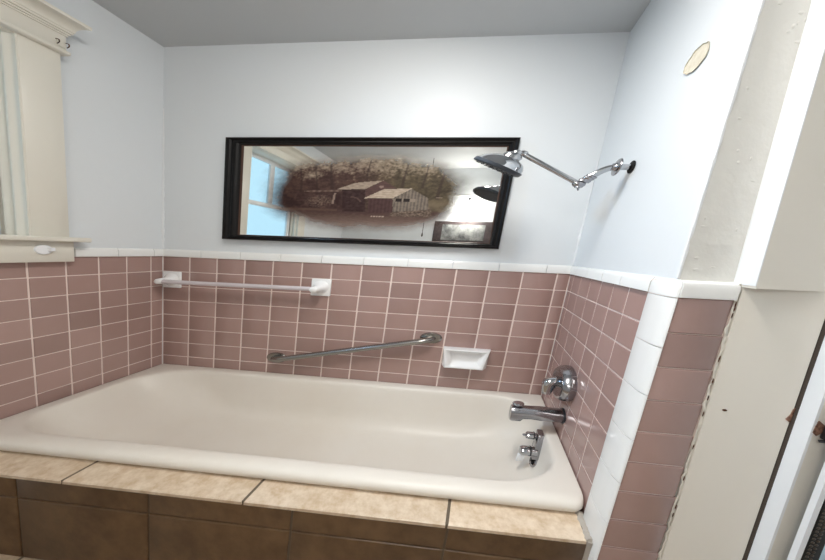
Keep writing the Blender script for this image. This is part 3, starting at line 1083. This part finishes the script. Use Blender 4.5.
link('casing_lit_side', mb, M['white_and_lit_paint'], dc)
mb = MB()  # brown strip painted in for the shade between casing and door
mb.hexa([(xr(zb) + 0.022, -7.45, zb), (xr(zb) + 0.06, -7.45, zb), (xr(zb) + 0.06, -7.2, zb), (xr(zb) - 0.02, -7.2, zb),
         (xr(zt) + 0.022, -7.45, zt), (xr(zt) + 0.06, -7.45, zt), (xr(zt) + 0.06, -7.2, zt), (xr(zt) - 0.02, -7.2, zt)])
tag(link('gap_shade_strip', mb, M['gap_shade'], dc), 'brown strip coloured for the shade between casing and door')
mb = MB()
mb.hexa([(xr(zb) + 0.035, -7.73, zb), (xr(zb) + 0.37, -7.73, zb), (xr(zb) + 0.37, -7.0, zb), (xr(zb) + 0.035, -7.0, zb),
         (xr(zt) + 0.035, -7.73, zt), (xr(zt) + 0.37, -7.73, zt), (xr(zt) + 0.37, -7.0, zt), (xr(zt) + 0.035, -7.0, zt)])
door = link('door_panel', mb, M['cream_paint'], dc)
mb = MB()  # door edge, window light put into its whiter colour
mb.hexa([(xr(zb) + 0.028, -7.735, zb), (xr(zb) + 0.06, -7.738, zb), (xr(zb) + 0.06, -7.45, zb), (xr(zb) + 0.028, -7.45, zb),
         (xr(zt) + 0.028, -7.735, zt), (xr(zt) + 0.06, -7.738, zt), (xr(zt) + 0.06, -7.45, zt), (xr(zt) + 0.028, -7.45, zt)])
link('door_lit_edge', mb, M['white_and_lit_paint'], dc)
mb = MB()
mb.prism([(xr(-3) + 0.05, -3.08), (xr(-3) + 0.10, -3.16), (xr(-3) + 0.15, -3.05), (xr(-3) + 0.14, -2.86), (xr(-3) + 0.07, -2.76), (xr(-3) + 0.05, -2.9)], 'y', -7.75, -7.72)
mb.prism([(xr(-3) - 0.05, -3.02), (xr(-3) + 0.005, -3.10), (xr(-3) + 0.005, -2.68), (xr(-3) - 0.015, -2.72), (xr(-3) - 0.02, -2.88)], 'y', -7.41, -7.38)
tag(link('chipped_wood', mb, M['raw_wood'], dc), 'bare splintered wood round the latch')
mb = MB()
mb.box(xr(-3) + 0.14, xr(-3) + 0.42, -7.86, -7.72, -3.22, -2.84, 0.04, 3)
mb.tube(smooth_path([(xr(-3) + 0.12, -7.78, -3.26), (xr(-3) + 0.18, -7.82, -3.24), (xr(-3) + 0.24, -7.86, -3.3)], 4), 0.03, 8)
mb.lathe((xr(-3) + 0.30, -7.84, -3.0), (0, -1, 0), [(0, 0.16), (0.05, 0.15), (0.07, 0.08), (0.16, 0.08), (0.18, 0.15), (0.26, 0.16), (0.3, 0.1)], 20)
tag(link('latch', mb, M['black_metal'], dc), 'black door latch')
mb = MB()
mb.lathe((14.10 + 0.28, -7.20, -3.03), (0, -1, 0), [(0, 0.03), (0.015, 0.028), (0.018, 0.018), (0.01, 0.0001)], 14)
tag(link('screw_hole', mb, M['rust'], dc), 'rusty screw hole')

# white board and black woven edge at the far right bottom
def xb(z):
    return 15.31 - 0.02 * (z + 6.4)


bd = thing('white_board', 'narrow white board edge standing right of the door', 'board', (15.45, -7.95, FLOOR_Z))
mb = MB()
lo, hi = [[(xb(z), -7.90, z), (xb(z) + 0.005, -8.0, z), (xb(z) + 0.07, -8.0, z), (xb(z) + 0.07, -7.90, z)] for z in (zb, -1.0)]
mb.hexa(lo + hi)
link('board', mb, M['white_and_lit_paint'], bd)
bk = thing('woven_panel', 'black woven panel edge in the bottom right corner', 'panel', (15.6, -8.0, FLOOR_Z))
mb = MB()
lo, hi = [[(xb(z) + 0.085, -7.92, z), (xb(z) + 0.085, -8.0, z), (xb(z) + 0.25, -8.02, z), (xb(z) + 0.25, -7.92, z)] for z in (zb, -1.6)]
mb.hexa(lo + hi)
link('panel', mb, M['black_weave'], bk)
mb = MB()
z = zb
while z < -1.7:
    for q in range(2):
        mb.ball((xb(z) + 0.115 + 0.05 * q, -8.015, z + 0.05 * (q % 2)), 0.03, (0.7, 0.5, 1.1))
    z += 0.105
link('weave_beads', mb, mat('weave_beads', lin(70, 60, 50), 0.4), bk)

# ------------------------------------------------------------------ what the mirror shows of the room behind
vl = thing('wall_lamp', 'white bell shaped lamp on the opposite wall seen in the mirror', 'lamp', (10.0, -19.9, 6.0))
mb = MB().lathe((10.0, -19.2, 7.75), (0, 0, -1), [(0, 0.25), (0.1, 0.38), (0.5, 0.55), (1.1, 0.72), (1.5, 1.0), (1.55, 0.96), (1.1, 0.66), (0.1, 0.2)], 32)
link('lamp_shade', mb, M['shade'], vl)
mb = MB().tube(smooth_path([(10.0, -19.9, 7.9), (10.0, -19.5, 8.2), (10.0, -19.2, 8.0), (10.0, -19.2, 7.7)], 5), 0.09, 12)
link('lamp_arm', mb, M['dull_chrome'], vl)
cb2 = thing('wall_cabinet', 'dark low cabinet with a glass front on the opposite wall seen in the mirror', 'cabinet', (9.9, -19.9, 2.2))
mb = MB().box(7.7, 12.2, -19.9, -19.3, 1.6, 4.9, 0.06)
link('cabinet_body', mb, M['cabinet'], cb2)
mb = MB().box(8.34, 11.5, -19.32, -19.26, 2.2, 4.42, 0.02)
tag(link('glass_front', mb, mat('pale_glass', lin(186, 188, 186), 0.1, var=(12, 0.9, lin(90, 92, 94))), cb2), 'pale reflective glass')
mb = MB()
mb.box(0.0, 18.0, -19.9, -19.85, 8.62, 8.74)
tag(link('trim_2', mb, M['plaster_strip']), None, None, None, 'structure')
PX, PY = 7.2, -16.0
pc = thing('pull_cord', 'thin dark light cord hanging from the ceiling seen in the mirror', 'cord', (PX, PY, 2.2))
mb = MB().tube([(PX, PY, CEIL), (PX, PY, 7), (PX, PY, 2.9)], 0.022, 8)
link('string', mb, M['cord'], pc)
mb = MB().lathe((PX, PY, 2.95), (0, 0, -1), [(0, 0.02), (0.1, 0.05), (0.4, 0.06), (0.5, 0.02)], 12)
link('pull_knob', mb, M['cord'], pc)

# ------------------------------------------------------------------ light
world = bpy.data.worlds.new('sky')
bpy.context.scene.world = world
world.use_nodes = True
nt = world.node_tree
bg = nt.nodes['Background']
bg.inputs['Color'].default_value = (0.42, 0.62, 0.74, 1)
bg.inputs['Strength'].default_value = 1.5


def area(name, loc, target, sx, sy, power, color):
    l = bpy.data.lights.new(name, 'AREA')
    l.shape = 'RECTANGLE'
    l.size, l.size_y = sx, sy
    l.energy = power
    l.color = color
    o = bpy.data.objects.new(name, l)
    C.objects.link(o)
    o.location = W(*loc)
    d = W(*target) - W(*loc)
    o.rotation_euler = d.to_track_quat('-Z', 'Y').to_euler()
    return o


# added blue fill lamp by the ceiling for window daylight, a ceiling light over the room and the lamp on the opposite wall
area('daylight_fill', (0.8, -6.4, 11.9), (13.3, -5.2, -2.0), 0.14, 0.12, 2.3, (0.46, 0.72, 1.0)).data.spread = math.radians(75)  # added lamp inside the room, blue fill aimed at the right wall
area('ceiling_light', (9.2, -8.9, 12.35), (9.0, -8.4, -8.0), 0.7, 0.18, 19, (1.0, 0.965, 0.91))

cam = bpy.data.cameras.new('camera')
cam.lens = 12.5247
cam.sensor_width = 36.0
cam.clip_start = 0.02
co = bpy.data.objects.new('camera', cam)
C.objects.link(co)
R3 = Matrix(((0.99427, -0.048023, 0.095501), (0.099721, 0.094896, -0.99048), (0.038503, 0.994328, 0.099141)))
co.matrix_world = Matrix.Translation((1.59543, -1.45723, 1.04155)) @ R3.to_4x4()
bpy.context.scene.camera = co

vs = bpy.context.scene.view_settings
vs.view_transform = 'Standard'
vs.look = 'None'
vs.exposure = 0.14
vs.gamma = 1.0
